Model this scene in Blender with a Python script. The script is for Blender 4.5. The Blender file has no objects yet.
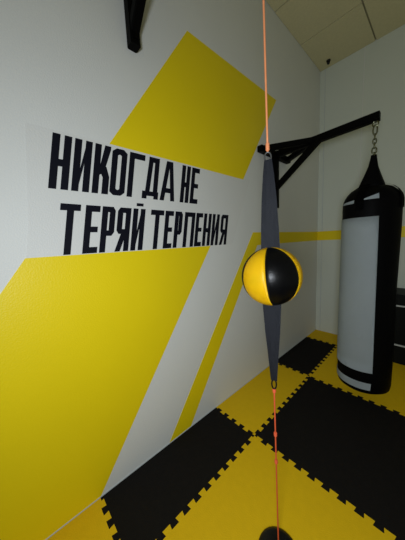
import bpy, bmesh, math, random
from mathutils import Vector, Matrix

random.seed(4)
PI = math.pi
scene = bpy.context.scene
C = scene.collection

# ------------------------------------------------------------ camera
cam_data = bpy.data.cameras.new('camera')
cam = bpy.data.objects.new('camera', cam_data)
C.objects.link(cam)
R = Matrix(((0.6745, -0.0617, 0.7356), (0.7367, 0.1226, -0.6651), (-0.0492, 0.9906, 0.1277)))
f = Vector((-0.7356, 0.6651, -0.1277)).normalized()
r = Vector((0.6745, 0.7367, -0.0485)); r = (r - f * r.dot(f)).normalized()
u = r.cross(f)
M = Matrix((r, u, -f)).transposed().to_4x4()
M.translation = Vector((1.121, 0.0, 1.297))
cam.matrix_world = M
cam_data.sensor_fit = 'HORIZONTAL'
cam_data.sensor_width = 36
cam_data.lens = 216.75 / 405 * 36
cam_data.clip_start = 0.02
scene.camera = cam

# ------------------------------------------------------------ world, lights, exposure
world = bpy.data.worlds.new('world'); scene.world = world
world.use_nodes = True
bg = world.node_tree.nodes['Background']
bg.inputs[0].default_value = (0.96, 0.97, 0.62, 1)
bg.inputs[1].default_value = 0.15

def area(name, loc, target, size, power, color):
    l = bpy.data.lights.new(name, 'AREA'); l.shape = 'DISK'; l.size = size
    l.energy = power; l.color = color
    o = bpy.data.objects.new(name, l); C.objects.link(o)
    o.location = loc
    o.rotation_euler = (Vector(target) - Vector(loc)).to_track_quat('-Z', 'Y').to_euler()
    return o
area('flash_soft', (1.22, -0.30, 1.27), (0.35, 1.45, 1.02), 0.26, 19.0, (0.86, 0.925, 1.0))  # soft flash disk just behind the camera, unseen, without a lamp body

vs = scene.view_settings
vs.view_transform = 'Standard'; vs.look = 'None'; vs.gamma = 1; vs.use_curve_mapping = False
vs.exposure = 0.0

# ------------------------------------------------------------ materials
def mat(name, col, rough=0.6, spec=0.5, metal=0.0, noise=None, bump=None, sheen=0.0):
    m = bpy.data.materials.new(name); m.use_nodes = True
    nt = m.node_tree; b = nt.nodes['Principled BSDF']
    b.inputs['Base Color'].default_value = (*col, 1)
    b.inputs['Roughness'].default_value = rough
    b.inputs['Metallic'].default_value = metal
    b.inputs['Specular IOR Level'].default_value = spec
    if sheen: b.inputs['Sheen Weight'].default_value = sheen
    tc = nt.nodes.new('ShaderNodeTexCoord')
    if noise:
        sc, amt = noise
        n = nt.nodes.new('ShaderNodeTexNoise'); n.inputs['Scale'].default_value = sc
        n.inputs['Detail'].default_value = 5
        nt.links.new(tc.outputs['Object'], n.inputs['Vector'])
        mx = nt.nodes.new('ShaderNodeMix'); mx.data_type = 'RGBA'
        mx.inputs[6].default_value = (*[max(0, c * (1 - amt)) for c in col], 1)
        mx.inputs[7].default_value = (*[min(1, c * (1 + amt)) for c in col], 1)
        nt.links.new(n.outputs['Fac'], mx.inputs[0])
        nt.links.new(mx.outputs[2], b.inputs['Base Color'])
    if bump:
        sc, st = bump
        n = nt.nodes.new('ShaderNodeTexNoise'); n.inputs['Scale'].default_value = sc
        n.inputs['Detail'].default_value = 3
        nt.links.new(tc.outputs['Object'], n.inputs['Vector'])
        bp = nt.nodes.new('ShaderNodeBump'); bp.inputs['Strength'].default_value = st
        bp.inputs['Distance'].default_value = 0.004
        nt.links.new(n.outputs['Fac'], bp.inputs['Height'])
        nt.links.new(bp.outputs['Normal'], b.inputs['Normal'])
    return m

m_wall = mat('white_wall_paint', (0.70, 0.71, 0.69), 0.65, 0.3, noise=(2.5, 0.03), bump=(160, 0.25))
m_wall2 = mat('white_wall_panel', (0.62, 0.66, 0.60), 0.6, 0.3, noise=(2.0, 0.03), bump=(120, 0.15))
m_band = mat('slogan_band_paint', (0.68, 0.685, 0.665), 0.6, 0.3, noise=(3.0, 0.03), bump=(160, 0.25))
m_yel = mat('yellow_wall_paint', (0.84, 0.65, 0.005), 0.42, 0.3, noise=(3.0, 0.04), bump=(160, 0.25))
m_ink = mat('black_letter_paint', (0.004, 0.0045, 0.010), 0.6, 0.12)
m_ceil = mat('ceiling_tile', (0.62, 0.57, 0.35), 0.9, 0.1, noise=(60, 0.10), bump=(90, 0.4))
m_grid = mat('ceiling_grid', (0.28, 0.26, 0.17), 0.7, 0.2)
m_floor = mat('subfloor', (0.12, 0.11, 0.09), 0.9, 0.1, noise=(8, 0.2))
m_maty = mat('yellow_foam', (0.78, 0.50, 0.003), 0.75, 0.25, noise=(30, 0.06), bump=(220, 0.3))
m_matk = mat('black_foam', (0.009, 0.0078, 0.007), 0.85, 0.12, noise=(30, 0.2), bump=(220, 0.3))
m_metal = mat('black_powder_coat', (0.001, 0.001, 0.001), 0.55, 0.05)
m_chain = mat('zinc_chain', (0.16, 0.165, 0.10), 0.35, 0.5, 0.9)
m_bolt = mat('bolt_steel', (0.10, 0.10, 0.10), 0.4, 0.5, 0.8)
m_bagk = mat('black_vinyl', (0.0015, 0.0015, 0.002), 0.55, 0.05, bump=(25, 0.15))
m_bagg = mat('grey_vinyl', (0.50, 0.57, 0.62), 0.55, 0.3, noise=(9, 0.06), bump=(20, 0.2))
m_bally = mat('yellow_leather', (0.95, 0.60, 0.006), 0.42, 0.35, bump=(300, 0.15))
m_ballk = mat('black_leather', (0.003, 0.003, 0.0035), 0.33, 0.32, bump=(300, 0.12))
m_strap = mat('grey_webbing', (0.020, 0.022, 0.029), 0.7, 0.3, bump=(200, 0.3))
m_cord = mat('orange_elastic', (0.66, 0.24, 0.10), 0.6, 0.3, noise=(60, 0.15))
m_cord2 = mat('red_elastic', (0.62, 0.09, 0.03), 0.6, 0.3, noise=(60, 0.15))
m_cab = mat('black_cabinet', (0.005, 0.006, 0.0055), 0.5, 0.1)
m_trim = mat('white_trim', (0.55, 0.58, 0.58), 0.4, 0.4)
m_plast = mat('black_plastic', (0.004, 0.004, 0.004), 0.35, 0.3)

# ------------------------------------------------------------ helpers
def link(name, bm, m, parent=None, smooth=False, mats=None):
    bmesh.ops.recalc_face_normals(bm, faces=bm.faces)
    me = bpy.data.meshes.new(name); bm.to_mesh(me); bm.free()
    for x in (mats or [m]): me.materials.append(x)
    if smooth:
        for p in me.polygons: p.use_smooth = True
    o = bpy.data.objects.new(name, me); C.objects.link(o)
    if parent:
        o.parent = parent
        me.transform(Matrix.Translation(-parent.location))
    return o

def thing(name, loc, label, cat, group=None):
    o = bpy.data.objects.new(name, None); C.objects.link(o)
    o.location = loc; o.empty_display_size = 0.1
    return tag(o, label, cat, group)

def tag(o, label, cat, group=None):
    o['label'] = label; o['category'] = cat
    if group: o['group'] = group
    return o

def struct(o):
    o['kind'] = 'structure'; return o

def box(bm, a, b):
    x0, y0, z0 = a; x1, y1, z1 = b
    v = [bm.verts.new(p) for p in ((x0,y0,z0),(x1,y0,z0),(x1,y1,z0),(x0,y1,z0),(x0,y0,z1),(x1,y0,z1),(x1,y1,z1),(x0,y1,z1))]
    for q in ((0,1,2,3),(4,5,6,7),(0,1,5,4),(1,2,6,5),(2,3,7,6),(3,0,4,7)):
        bm.faces.new([v[i] for i in q])

def beam(bm, a, b, w, h, up=(0, 0, 1), cut=None):
    """square tube from a to b; w across, h along up"""
    a = Vector(a); b = Vector(b); d = (b - a).normalized()
    s = d.cross(Vector(up)).normalized(); t = s.cross(d).normalized()
    c = min(w, h) * 0.12
    prof = [(-w/2+c, -h/2), (w/2-c, -h/2), (w/2, -h/2+c), (w/2, h/2-c), (w/2-c, h/2), (-w/2+c, h/2), (-w/2, h/2-c), (-w/2, -h/2+c)]
    r0 = [bm.verts.new(a + s*x + t*y) for x, y in prof]
    r1 = [bm.verts.new(b + s*x + t*y) for x, y in prof]
    n = len(prof)
    for i in range(n):
        bm.faces.new((r0[i], r0[(i+1) % n], r1[(i+1) % n], r1[i]))
    bm.faces.new(r0); bm.faces.new(r1)

def tube(bm, pts, rad, n=10, closed=False):
    pts = [Vector(p) for p in pts]
    rings = []; N = len(pts); prev = None
    for i, p in enumerate(pts):
        if closed: d = pts[(i+1) % N] - pts[i-1]
        else: d = pts[min(i+1, N-1)] - pts[max(i-1, 0)]
        d.normalize()
        if prev is None:
            ref = Vector((1, 0, 0)) if abs(d.x) < 0.8 else Vector((0, 1, 0))
            s = d.cross(ref).normalized()
        else:
            s = (prev - d * prev.dot(d)).normalized()
        prev = s; t = d.cross(s)
        rr = rad(i / (N-1)) if callable(rad) else rad
        rings.append([bm.verts.new(p + (s*math.cos(2*PI*k/n) + t*math.sin(2*PI*k/n)) * rr) for k in range(n)])
    for i in range(N if closed else N-1):
        a, b = rings[i], rings[(i+1) % N]
        for k in range(n):
            bm.faces.new((a[k], a[(k+1) % n], b[(k+1) % n], b[k]))
    if not closed:
        bm.faces.new(rings[0]); bm.faces.new(rings[-1])

def lathe(bm, prof, c, a0=0, a1=2*PI, n=48):
    full = abs(a1 - a0 - 2*PI) < 1e-6
    cols = []
    for k in range(n if full else n+1):
        a = a0 + (a1-a0)*k/n
        cols.append([bm.verts.new((c[0]+r_*math.cos(a), c[1]+r_*math.sin(a), c[2]+z)) for r_, z in prof])
    K = len(cols)
    for k in range(K if full else K-1):
        p, q = cols[k], cols[(k+1) % K]
        for i in range(len(prof)-1):
            bm.faces.new((p[i], q[i], q[i+1], p[i+1]))
    bmesh.ops.remove_doubles(bm, verts=bm.verts, dist=1e-5)

def prism(bm, poly, ax, d0, d1):
    """extrude 2-D polygon; ax 'x': poly is (y,z); ax 'y': (x,z); ax 'z': (x,y)"""
    def P(p, d):
        return {'x': (d, p[0], p[1]), 'y': (p[0], d, p[1]), 'z': (p[0], p[1], d)}[ax]
    a = [bm.verts.new(P(p, d0)) for p in poly]; b = [bm.verts.new(P(p, d1)) for p in poly]
    n = len(poly)
    for i in range(n): bm.faces.new((a[i], a[(i+1) % n], b[(i+1) % n], b[i]))
    bm.faces.new(a); bm.faces.new(b)

# ------------------------------------------------------------ room shell
D, H, MT = 3.108, 3.278, 0.014     # back wall distance, ceiling height, mat thickness
X1, Y0 = 2.9, -1.5
b = bmesh.new(); box(b, (-0.12, Y0, -0.05), (0, D+0.12, H+0.1)); wall_left = struct(link('wall_left', b, m_wall))
b = bmesh.new(); box(b, (0, D, -0.05), (X1, D+0.12, H+0.1)); wall_back = struct(link('wall_back', b, m_wall2))
b = bmesh.new(); box(b, (0, Y0, -0.10), (X1, D, -MT)); struct(link('floor', b, m_floor))
b = bmesh.new()
box(b, (0, Y0, H+0.012), (X1, D, H+0.1)); struct(link('ceiling', b, m_grid))
ys = [D-0.567, D-1.085, D-1.68, D-2.24, D-2.8, D-3.36, D-3.92]; ysx = [D] + ys + [Y0]
xs = [0, 0.535, 1.095, 1.655, 2.215, 2.775, X1]
b = bmesh.new(); g = 0.006
for i in range(len(ysx)-1):
    for j in range(len(xs)-1):
        box(b, (xs[j]+(g if j else 0.002), ysx[i+1]+g, H), (xs[j+1]-g, ysx[i]-(g if i else 0.002), H+0.0115))
tiles = struct(link('ceiling_tiles', b, m_ceil)); tiles.name = 'ceiling.001'

# wall panel joints on the back wall (raised vertical joint strips)
for i, (x, w) in enumerate(((0.055, 0.010), (0.443, 0.008), (1.0, 0.008), (1.6, 0.008))):
    b = bmesh.new(); prism(b, [(x-w/2, D+0.001), (x-w*0.3, D-0.004), (x+w*0.3, D-0.004), (x+w/2, D+0.001)], 'z', 0.0, H)
    struct(link('trim_%d' % (i+1), b, m_trim if i == 0 else m_wall))

# painted shapes on the left wall
E1, E2 = 0.0, 0.0015
def paint(name, polys, m, parent, ax='x', d0=0.0, d1=0.0015):
    b = bmesh.new()
    for p in polys: prism(b, p, ax, d0, d1)
    return link(name, b, m, parent)
paint('painted_band', [[(0.122, 1.792), (1.60, 1.792), (1.345, 1.268), (0.062, 1.268), (0.085, 1.40)]], m_band, wall_left, d1=0.0008)
paint('yellow_painted_panel', [[(0.443, 1.793), (0.983, 2.572), (2.041, 2.572), (1.507, 1.785)]], m_yel, wall_left)
paint('yellow_painted_panel', [[(0.060, 1.267), (1.102, 1.267), (0.215, 0.0), (-0.82, 0.0)]], m_yel, wall_left)
paint('yellow_painted_stripe', [[(0.645, 0.0), (0.825, 0.0), (1.695, 1.245), (D-0.0005, 1.245), (D-0.0005, 1.360), (1.631, 1.360)]], m_yel, wall_left)
paint('yellow_painted_stripe', [[(0.0016, 1.245), (2.6, 1.245), (2.6, 1.360), (0.0016, 1.360)]], m_yel, wall_back, 'y', D-0.0055, D)

b = bmesh.new(); prism(b, [(0.0, 0.0), (0.003, 0.0), (0.0028, 0.005), (0.0, 0.007)], 'y', Y0, D); struct(link('seam_glint_left', b, m_trim))  # pale strip added to imitate light caught along the wall-floor gap

# ------------------------------------------------------------ slogan lettering
lett = thing('wall_lettering', (0.0, 0.65, 1.5),
             'black condensed Cyrillic slogan in two slanted lines on the white left wall', 'lettering')
SH = 0.185
def Q(*p): return list(p)
def rect(a, b_, c, d): return [(a, c), (b_, c), (b_, d), (a, d)]
def mirror(polys, W): return [[(W-x, y) for x, y in p] for p in polys]
def ring(W, s, v0, v1, t, c=0.02, cv=0.07):
    """closed counter with chamfered corners"""
    o = [(c, v0), (W-c, v0), (W, v0+cv), (W, v1-cv), (W-c, v1), (c, v1), (0, v1-cv), (0, v0+cv)]
    ci, cvi = c*0.35, cv*0.35
    i_ = [(s+ci, v0+t), (W-s-ci, v0+t), (W-s, v0+t+cvi), (W-s, v1-t-cvi), (W-s-ci, v1-t), (s+ci, v1-t), (s, v1-t-cvi), (s, v0+t+cvi)]
    return [[o[k], o[(k+1) % 8], i_[(k+1) % 8], i_[k]] for k in range(8)]
def letter(ch, W, s):
    if ch == 'Н': return [rect(0, s, 0, 1), rect(W-s, W, 0, 1), rect(s, W-s, 0.42, 0.55)]
    if ch in 'ИЙ':
        p = [rect(0, s, 0, 1), rect(W-s, W, 0, 1), [(s*0.9, 0.06), (s*0.9, 0.36), (W-s*0.9, 0.94), (W-s*0.9, 0.64)]]
        if ch == 'Й': p.append(rect(W*0.22, W*0.78, 1.06, 1.13))
        return p
    if ch == 'К': return [rect(0, s, 0, 1), [(s, 0.38), (s, 0.58), (W-s*1.0, 1), (W, 1), (W, 0.93), (s*1.7, 0.45)],
                          [(s*1.2, 0.42), (s*1.6, 0.60), (W*0.80, 0.56), (W+0.002, 0.36), (W+0.002, 0), (W-s, 0), (W-s, 0.34)]]
    if ch == 'О': return ring(W, s, 0, 1, 0.12)
    if ch == 'Г': return [rect(0, s, 0, 1), rect(s, W, 0.87, 1)]
    if ch == 'Д': return [rect(0, W, 0.07, 0.18), rect(0, s, 0, 0.07), rect(W-s, W, 0, 0.07),
                          [(s*0.6, 0.18), (s*1.55, 0.18), (s*1.9, 0.88), (s*0.95, 0.88)], rect(W-s*1.25, W-s*0.25, 0.18, 0.88), rect(s*0.95, W-s*0.25, 0.88, 1)]
    if ch == 'А': return [[(0, 0), (s, 0), (W/2+s*0.15, 1), (W/2-s*0.8, 1)], [(W-s, 0), (W, 0), (W/2+s*0.75, 1), (W/2-s*0.15, 1)], rect(s*0.9, W-s*0.9, 0.20, 0.32)]
    if ch == 'Е': return [rect(0, s, 0, 1), rect(s, W, 0.87, 1), rect(s, W*0.92, 0.44, 0.56), rect(s, W, 0, 0.13)]
    if ch == 'Т': return [rect((W-s)/2, (W+s)/2, 0, 0.87), rect(0, W, 0.87, 1)]
    if ch == 'П': return [rect(0, s, 0, 0.87), rect(W-s, W, 0, 0.87), rect(0, W, 0.87, 1)]
    P_ = [rect(0, s, 0, 1), rect(s, W-0.012, 0.88, 1), rect(s, W-0.012, 0.36, 0.48),
          [(W-s, 0.46), (W-0.012, 0.36), (W, 0.44), (W, 0.92), (W-0.012, 1), (W-s, 0.90)]]
    if ch == 'Р': return P_
    if ch == 'Я': return mirror([rect(0, s, 0, 1), rect(s, W-0.012, 0.88, 1), rect(s, W-0.012, 0.40, 0.51),
          [(W-s, 0.50), (W-0.012, 0.40), (W, 0.48), (W, 0.92), (W-0.012, 1), (W-s, 0.90)],
          [(W-s*0.9, 0), (W+0.002, 0), (W-s*0.9, 0.42), (W-s*1.9, 0.42)]], W)
rows = [(1.551, 0.229, 0.0282, [('Н', .166, .238), ('И', .250, .322), ('К', .334, .406), ('О', .414, .490), ('Г', .503, .590), ('Д', .588, .688),
                                ('А', .701, .803), ('Н', .845, .912), ('Е', .924, .990)]),
        (1.270, 0.223, 0.0275, [('Т', .163, .243), ('Е', .264, .328), ('Р', .338, .402), ('Я', .414, .484), ('Й', .496, .566), ('Т', .602, .688),
                                ('Е', .698, .758), ('Р', .770, .828), ('П', .845, .932), ('Е', .942, 1.002), ('Н', 1.014, 1.086), ('И', 1.098, 1.170), ('Я', 1.188, 1.266)])]
for z0, h, s, ls in rows:
    for ch, a, e in ls:
        b = bmesh.new()
        for k, poly in enumerate(letter(ch, e-a, s)):
            prism(b, [(a + 0.002 + x + SH*h*v, z0 + h*v) for x, v in poly], 'x', 0.0005, 0.0025 + 0.00005*k)
        link('letter', b, m_ink, lett)

# ------------------------------------------------------------ interlocking floor mats
PITCH = 0.072
def edge_pts(p0, p1, wave, sign):
    """points from p0 to p1 (exclusive of p1); wave: dovetail teeth about the line"""
    if not wave: return [p0]
    p0 = Vector(p0); p1 = Vector(p1); L = (p1-p0).length; d = (p1-p0)/L; nn = Vector((-d.y, d.x))
    n = max(1, round(L / PITCH)); p = L/n; a = 0.012; fl = p*0.03
    out = [tuple(p0)]
    for k in range(n):
        s0 = k*p
        out += [p0 + d*(s0+p*0.25+fl) + nn*(-a)*sign*1.0, p0 + d*(s0+p*0.25-fl) + nn*a*sign,
                p0 + d*(s0+p*0.75+fl) + nn*a*sign, p0 + d*(s0+p*0.75-fl) + nn*(-a)*sign]
    out[1] = p0 + d*(p*0.25)
    out[-1] = p1 - d*(p*0.25)
    return [tuple(q) for q in out]
def canon(p0, p1, wave):
    """the same tooth line whichever of the two mats asks for it"""
    if tuple(p0) <= tuple(p1): return edge_pts(p0, p1, wave, 1)
    if not wave: return [p0]
    e = edge_pts(p1, p0, wave, 1)[1:]
    return [p0] + e[::-1]
xb = [0.0032, 0.359, 1.229, 2.099, X1-0.02]
yb = [-1.4, -0.655, 0.215, 1.084, 1.970, 2.789, D-0.003]
def mat_col(i, j):
    return 'y' if (j == 5 or (i + j) % 2 == 1) else 'k'
mat_labels = {
    (0, 1): 'narrow yellow foam floor mat in the near left corner under the big yellow wall panel',
    (0, 2): 'nearer of the two narrow black foam floor mats by the left wall',
    (0, 3): 'narrow yellow foam floor mat along the left wall between two narrow black mats',
    (0, 4): 'narrow black foam floor mat by the left wall closest to the room corner',
    (0, 5): 'small yellow foam strip mat filling the far corner of the two walls',
    (1, 1): 'yellow foam floor mat outside the picture behind the floor anchor',
    (1, 2): 'large yellow foam floor mat under the round ball, carrying the black floor anchor',
    (1, 3): 'large black foam floor mat in front of the hanging punching bag',
    (1, 4): 'large yellow foam floor mat below the hanging punching bag',
    (1, 5): 'long yellow foam strip mat under the black cabinet at the back wall',
    (2, 2): 'black foam floor mat outside the picture right of the floor anchor',
    (2, 3): 'yellow foam floor mat outside the picture right of the large black mat',
    (2, 4): 'black foam floor mat outside the picture right of the punching bag',
}
for i in range(3):
    for j in range(1, 6):
        if (i, j) not in mat_labels or (i, j) == (1, 1): continue
        x0, x1, y0, y1 = xb[i], xb[i+1], yb[j], yb[j+1]
        if (i, j) == (0, 1): y0 = -1.0
        wavy_low = (i, j) not in ((0, 1),)
        pts = (canon((x0, y0), (x1, y0), wavy_low) + canon((x1, y0), (x1, y1), (i, j) != (0, 1)) +
               canon((x1, y1), (x0, y1), j < 5) + canon((x0, y1), (x0, y0), i > 0))
        b = bmesh.new(); prism(b, [tuple(q) for q in pts], 'z', -MT, 0.0)
        k = mat_col(i, j)
        o = link('floor_mat', b, m_maty if k == 'y' else m_matk)
        tag(o, mat_labels[(i, j)], 'floor mat', 'interlocking foam floor mats')

# ------------------------------------------------------------ wall brackets
def bracket(y, z0, z1, L, post_bottom, brace0, brace1, spread, joint, label):
    """post on the left wall, arm rising from z0 at the wall to z1 at x = L"""
    t = thing('wall_bracket', (0.002, y, post_bottom), label, 'bracket', 'black steel wall brackets')
    W = 0.052
    za = lambda x: z0 + (z1-z0)*x/L
    b = bmesh.new(); beam(b, (0.027, y, post_bottom), (0.027, y, z0+0.02), W, W, up=(1, 0, 0)); link('post', b, m_metal, t)
    b = bmesh.new(); beam(b, (0.027, y-spread, z0), (0.027, y+spread, z0), W, W); link('wall_bar', b, m_metal, t)
    b = bmesh.new(); beam(b, (0.045, y, z0), (L+0.02, y, z1), 0.05, 0.055); link('arm', b, m_metal, t)
    for s in (-1, 1):
        b = bmesh.new(); beam(b, (0.03, y + s*(spread-0.03), z0), (joint, y+s*0.012, za(joint)), 0.044, 0.044); link('side_strut', b, m_metal, t)
    b = bmesh.new(); beam(b, (0.03, y, brace0), (brace1, y, za(brace1)-0.01), 0.046, 0.046); link('brace', b, m_metal, t)
    for yy, zz in ((y-spread+0.02, z0), (y+spread-0.02, z0), (y, post_bottom+0.03)):
        b = bmesh.new(); tube(b, [(0.048, yy, zz), (0.056, yy, zz)], 0.009, 6); link('bolt', b, m_metal, t)
    b = bmesh.new()                                     # eye under the arm end
    c = Vector((L-0.002, y, z1-0.042))
    tube(b, [c + Vector((0.017*math.cos(a), 0, 0.017*math.sin(a))) for a in [2*PI*k/16 for k in range(16)]], 0.004, 8, True)
    link('eye_ring', b, m_chain, t)
    return t
bracket(1.972, 2.065, 2.080, 0.770, 1.585, 1.765, 0.405, 0.255, 0.36, 'black steel wall bracket whose arm holds the punching bag on a chain')
bracket(0.603, 2.755, 2.775, 0.735, 2.275, 2.335, 0.44, 0.255, 0.36, 'black steel wall bracket at the top edge of the photo, only its lower tip showing')

# ------------------------------------------------------------ chain and punching bag
def link_loop(bm, c, rx, rz, ang, rad):
    d = Vector((math.cos(ang), math.sin(ang), 0)); pts = []
    for k in range(20):
        a = 2*PI*k/20
        pts.append(Vector(c) + d*rx*math.cos(a) + Vector((0, 0, rz*math.sin(a))))
    tube(bm, pts, rad, 7, True)
BX, BY = 0.765, 1.972
ch = thing('hanging_chain', (0.768, BY, 1.83), 'short steel chain between the bracket arm end and the punching bag top', 'chain')
zc = 2.030; k = 0
for rz, rx, rad, nm in ((0.032, 0.012, 0.0045, 'snap_hook'), (0.019, 0.010, 0.0038, 'link'), (0.019, 0.010, 0.0038, 'link'), (0.019, 0.010, 0.0038, 'link'),
                        (0.022, 0.013, 0.0045, 'snap_hook'), (0.019, 0.013, 0.0045, 'link')):
    b = bmesh.new(); link_loop(b, (0.768, BY, zc - rz), rx, rz, 0.3 + (PI/2 if k % 2 else 0), rad)
    if nm == 'snap_hook': tube(b, [(0.768+rx*0.9, BY+0.004, zc-rz*0.5), (0.768+rx*0.9, BY+0.004, zc-rz*1.5)], 0.005, 8)
    link(nm, b, m_chain, ch, True); zc -= 2*rz - 0.009; k += 1
zt = zc + 0.004

BZ = 0.122
bag = thing('punching_bag', (BX, BY, BZ), 'tall black and grey vinyl punching bag hanging from the wall bracket', 'punching bag')
BR = 0.170
prof = [(0.0, 0.0), (0.09, 0.0), (0.140, 0.010), (0.165, 0.028), (BR, 0.06), (BR+0.002, 0.3), (BR-0.001, 0.8), (BR+0.001, 1.2), (BR, 1.390), (BR-0.004, 1.412),
        (0.158, 1.436), (0.138, 1.462), (0.115, 1.484), (0.09, 1.496), (0.0, 1.50)]
b = bmesh.new(); lathe(b, prof, (BX, BY, BZ), n=64)
for v in b.verts:                                   # small creases in the shell
    a = math.atan2(v.co.y-BY, v.co.x-BX); z = v.co.z
    k = 1 + 0.008*math.sin(3*a+z*5) + 0.006*math.sin(11*a + 2*z)*(1 if z > 1.45 else 0.3)
    v.co.x = BX + (v.co.x-BX)*k; v.co.y = BY + (v.co.y-BY)*k
link('body', b, m_bagk, bag, True)
def patch(z0, z1, a0, a1, m, name, label=None, off=0.004):
    b = bmesh.new(); n = 36
    z1a, z1b = z1 if isinstance(z1, tuple) else (z1, z1)      # top edge may slant
    aa, ab = a1 if isinstance(a1, tuple) else (a1, a1)        # right edge may slant
    def rr(z):
        z = z - BZ
        pts = [(q[1], q[0]) for q in prof][1:]
        for (za, ra), (zb, rb) in zip(pts, pts[1:]):
            if za <= z <= zb and zb > za: return ra + (rb-ra)*(z-za)/(zb-za)
        return BR
    rows_ = []
    for i in range(15):
        row = []
        for k in range(n+1):
            z = z0 + (z1a + (z1b-z1a)*k/n - z0)*i/14
            a = math.radians(a0 + (aa + (ab-aa)*i/14 - a0)*k/n)
            kk = 1 + 0.008*math.sin(3*a+z*5) + 0.006*math.sin(11*a + 2*z)*(1 if z > 1.45 else 0.3)
            R_ = rr(z)*kk + off
            row.append(b.verts.new((BX+R_*math.cos(a), BY+R_*math.sin(a), z)))
        rows_.append(row)
    for i in range(14):
        for k in range(n): b.faces.new((rows_[i][k], rows_[i][k+1], rows_[i+1][k+1], rows_[i+1][k]))
    bmesh.ops.solidify(b, geom=b.faces[:], thickness=0.0025)
    o = link(name, b, m, bag, True)
    if label: o['label'] = label
    return o
patch(0.312, 1.410, -246, (-61.5, -65), m_bagg, 'front_panel', 'long pale grey vinyl panel')
patch(0.178, (0.232, 0.232), -246, (-64, -63), m_bagg, 'lower_band', 'short pale grey vinyl band near the bottom')
patch(1.508, (1.520, 1.530), -150, -112, m_bagg, 'shoulder_patch', 'small pale grey patch on the shoulder')
patch(1.522, (1.528, 1.556), -95, -66, m_bagg, 'shoulder_patch', 'small pale grey patch on the shoulder')
# four hanging straps closing to a pyramid under the chain
b = bmesh.new(); ap = Vector((0.768, BY, zt))
base = []
for k in range(16):
    a = 2*PI*k/16; q = 1/max(abs(math.cos(a)), abs(math.sin(a)))**0.6
    base.append((math.cos(a)*q, math.sin(a)*q))
lv = [(1.580, 0.088), (1.640, 0.070), (1.70, 0.048), (1.76, 0.028), (zt-0.01, 0.018), (zt+0.008, 0.016)]
rg = []
for z, R_ in lv:
    w = (z-1.6)/(zt-1.6)
    cx = BX + (ap.x-BX)*w
    rg.append([b.verts.new((cx+R_*x, BY+R_*y, z)) for x, y in base])
for i in range(len(rg)-1):
    for k in range(16): b.faces.new((rg[i][k], rg[i][(k+1) % 16], rg[i+1][(k+1) % 16], rg[i+1][k]))
b.faces.new(rg[0]); b.faces.new(rg[-1])
link('strap_cone', b, m_bagk, bag, True)
for k in range(4):                                  # flat straps running over the shoulder
    a = math.radians(-100 + 90*k) ; dd = Vector((math.cos(a), math.sin(a), 0)); pp = Vector((-dd.y, dd.x, 0))
    b = bmesh.new(); prev = None; hw = 0.024
    for R_, z in ((0.076, 1.635), (0.092, 1.625), (0.120, 1.612), (0.148, 1.585), (0.168, 1.550), (0.1755, 1.52), (0.177, 1.46)):
        c0 = Vector((BX, BY, z)) + dd*R_
        cur = [b.verts.new(c0 - pp*hw), b.verts.new(c0 + pp*hw)]
        if prev: b.faces.new((prev[0], prev[1], cur[1], cur[0]))
        prev = cur
    bmesh.ops.solidify(b, geom=b.faces[:], thickness=0.004)
    link('shoulder_strap', b, m_bagk, bag)

# ------------------------------------------------------------ double-end ball on its elastic cords
A = Vector((0.7445, 0.6880, 0.040)); T1 = Vector((0.7290, 0.6450, 1.98))
ax = (T1 - A).normalized()
def on(z): return A + ax*((z-A.z)/ax.z)
Bc = on(1.170); BRad = 0.0990
ball = thing('double_end_ball', Bc, 'round black and yellow leather striking ball strung between orange cords', 'punching ball')
view = (Vector((1.121, 0, 1.297)) - Bc)
az0 = math.atan2(view.y, view.x)                    # direction of the front seam set, fixed in the room
rotm = Matrix.Rotation(math.radians(5), 4, view.normalized()) @ ax.to_track_quat('Z', 'Y').to_matrix().to_4x4()
def gore(a0, a1, m, name, label):
    b = bmesh.new(); n, K = 16, 28; rows_ = []
    for i in range(K+1):
        th = PI*i/K*0.976 + PI*0.012; row = []
        for k in range(n+1):
            w = k/n; a = math.radians(a0 + (a1-a0)*w)
            puff = 1 - 0.022*max(0, abs(2*w-1)-0.92)/0.08
            R_ = BRad*puff
            row.append(b.verts.new(Vector((R_*math.sin(th)*math.cos(a), R_*math.sin(th)*math.sin(a), R_*math.cos(th)))))
        rows_.append(row)
    for i in range(K):
        for k in range(n): b.faces.new((rows_[i][k], rows_[i][k+1], rows_[i+1][k+1], rows_[i+1][k]))
    bmesh.ops.solidify(b, geom=b.faces[:], thickness=0.002)
    bmesh.ops.transform(b, matrix=rotm, verts=b.verts)
    bmesh.ops.translate(b, vec=Bc, verts=b.verts)
    o = link(name, b, m, ball, True); o['label'] = label
azd = math.degrees(az0) - math.degrees(math.atan2(rotm[1][0], rotm[0][0]))
for k in range(6):
    a0 = azd - 9 + 66*(1 if k else 0) + 58.8*max(0, k-1); a1 = azd - 9 + 66 + 58.8*k
    dark = k % 2 == 0
    gore(a0, a1, m_ballk if dark else m_bally, 'panel', 'black leather panel' if dark else 'yellow leather panel')
b = bmesh.new()
bmesh.ops.create_uvsphere(b, u_segments=32, v_segments=20, radius=BRad*0.965)
bmesh.ops.translate(b, vec=Bc, verts=b.verts); link('bladder', b, m_ballk, ball, True)

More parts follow.
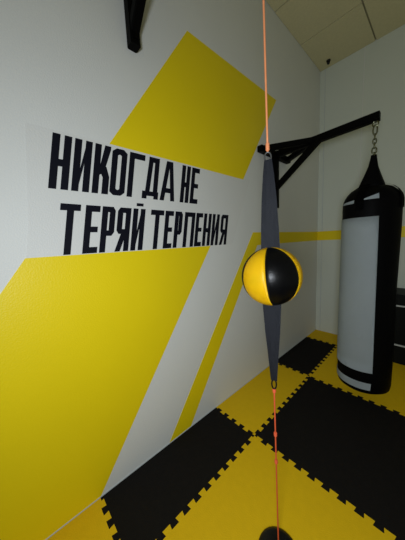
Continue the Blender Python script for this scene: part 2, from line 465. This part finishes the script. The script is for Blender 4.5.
# straps: folded webbing loops tapering away from the ball
sv = ax.cross(Vector((view.x, view.y, 0))).normalized() * -1
dv = sv.cross(ax).normalized()
def strap(zs, ws, twist):
    b = bmesh.new()
    for side in (-1, 1):
        prev = None
        for i, (z, w) in enumerate(zip(zs, ws)):
            c0 = on(z) + dv*side*(0.004 + 0.006*math.sin(PI*i/(len(zs)-1)))
            tw = twist*i/(len(zs)-1)
            s_ = sv*math.cos(tw) + dv*math.sin(tw)
            cur = [b.verts.new(c0 - s_*w/2), b.verts.new(c0 - s_*w*0.2 + dv*side*0.002), b.verts.new(c0 + s_*w*0.2 + dv*side*0.002), b.verts.new(c0 + s_*w/2)]
            if prev:
                for q in range(3): b.faces.new((prev[q], prev[q+1], cur[q+1], cur[q]))
            prev = cur
    bmesh.ops.solidify(b, geom=b.faces[:], thickness=0.003)
    return link('strap', b, m_strap, ball)
ztop, zbot = Bc.z + BRad - 0.006, Bc.z - BRad + 0.006
TOPR, LOWR = 1.553, 0.768
strap([ztop, 1.32, 1.42, 1.50, 1.545], [0.060, 0.057, 0.047, 0.034, 0.024], 0.2)
strap([zbot, 0.97, 0.90, 0.83, 0.785], [0.062, 0.050, 0.038, 0.028, 0.022], 0.2)
def ring_at(z, R_, rad, m, name, par, ratio=1.0):
    b = bmesh.new(); c = on(z)
    tube(b, [c + sv*R_*math.cos(a) + ax*R_*ratio*math.sin(a) for a in [2*PI*k/18 for k in range(18)]], rad, 8, True)
    return link(name, b, m, par, True)
ring_at(TOPR, 0.010, 0.0025, m_bolt, 'ring', ball, 1.6)
ring_at(LOWR, 0.008, 0.0028, m_plast, 'ring', ball, 2.4)

def cord(z0, z1, rad, m, label, knots):
    p0, p1 = on(z0), on(z1)
    t = thing('elastic_cord', p0, label, 'cord', 'elastic cords of the ball')
    b = bmesh.new(); n = 24
    tube(b, [p0.lerp(p1, i/n) for i in range(n+1)], rad, 10); link('line', b, m, t, True)
    for z in knots:
        b = bmesh.new(); c = on(z)
        for k in range(3):
            tube(b, [c + ax*(k-1)*0.004 + (sv*math.cos(a) + dv*math.sin(a))*0.0035 + ax*0.002*math.sin(a) for a in [2*PI*q/14 for q in range(14)]], 0.0028, 7, True)
        link('knot', b, m, t, True)
    return t
cord(1.570, 2.712, 0.0032, m_cord, 'orange elastic cord rising from the top strap of the ball to the upper bracket', (1.580, 1.590))
cord(0.034, 0.748, 0.0028, m_cord2, 'red orange elastic cord running from the bottom strap down to the floor anchor', (0.742, 0.56, 0.44))

# ------------------------------------------------------------ floor anchor
an = thing('floor_anchor', (A.x, A.y, 0.0), 'round black domed floor anchor on the yellow mat holding the lower cord', 'anchor')
b = bmesh.new(); lathe(b, [(0.0, 0.0), (0.078, 0.0), (0.083, 0.004), (0.080, 0.010), (0.066, 0.017), (0.045, 0.021), (0.022, 0.023), (0.0, 0.023)], (A.x, A.y, 0.0), n=48)
link('dome', b, m_plast, an, True)
b = bmesh.new(); c = Vector((A.x, A.y, 0.030))
tube(b, [c + Vector((0.009*math.cos(a), 0, 0.009*math.sin(a))) for a in [2*PI*k/16 for k in range(16)]], 0.0025, 8, True)
link('eye_ring', b, m_bolt, an, True)

# ------------------------------------------------------------ low black cabinet behind the bag
cb = thing('low_cabinet', (1.2, 2.75, 0.0), 'low black cabinet with thin white trim lines against the back wall behind the bag', 'cabinet')
cx0, cx1, cy0, cy1 = 0.80, 1.75, 2.752, 3.09
b = bmesh.new(); box(b, (cx0, cy0+0.012, 0.0), (cx1, cy1, 0.69)); link('body', b, m_cab, cb)
b = bmesh.new(); box(b, (cx0-0.005, cy0, 0.69), (cx1+0.005, cy1, 0.705)); link('top', b, m_cab, cb)
for z0, z1 in ((0.602, 0.688), (0.205, 0.584), (0.02, 0.187)):
    b = bmesh.new(); box(b, (cx0+0.004, cy0+0.002, z0), (cx1-0.004, cy0+0.012, z1)); link('drawer_front', b, m_cab, cb)
for z in (0.586, 0.189):
    b = bmesh.new(); box(b, (cx0+0.006, cy0-0.004, z), (cx1-0.006, cy0+0.012, z+0.012)); o = link('trim_strip', b, m_trim, cb); o['label'] = 'thin white trim strip'

# ------------------------------------------------------------ small sensor on the ceiling
sn = thing('ceiling_sensor', (0.125, 2.99, H), 'tiny black sensor on the ceiling next to the far corner', 'sensor')
b = bmesh.new(); lathe(b, [(0.0, 0.0), (0.022, 0.0), (0.022, -0.010), (0.014, -0.016)], (0.125, 2.99, H), n=20); link('base', b, m_plast, sn, True)
b = bmesh.new(); lathe(b, [(0.014, -0.012), (0.016, -0.026), (0.011, -0.038), (0.0, -0.042)], (0.125, 2.99, H), n=20); link('lens_dome', b, m_plast, sn, True)
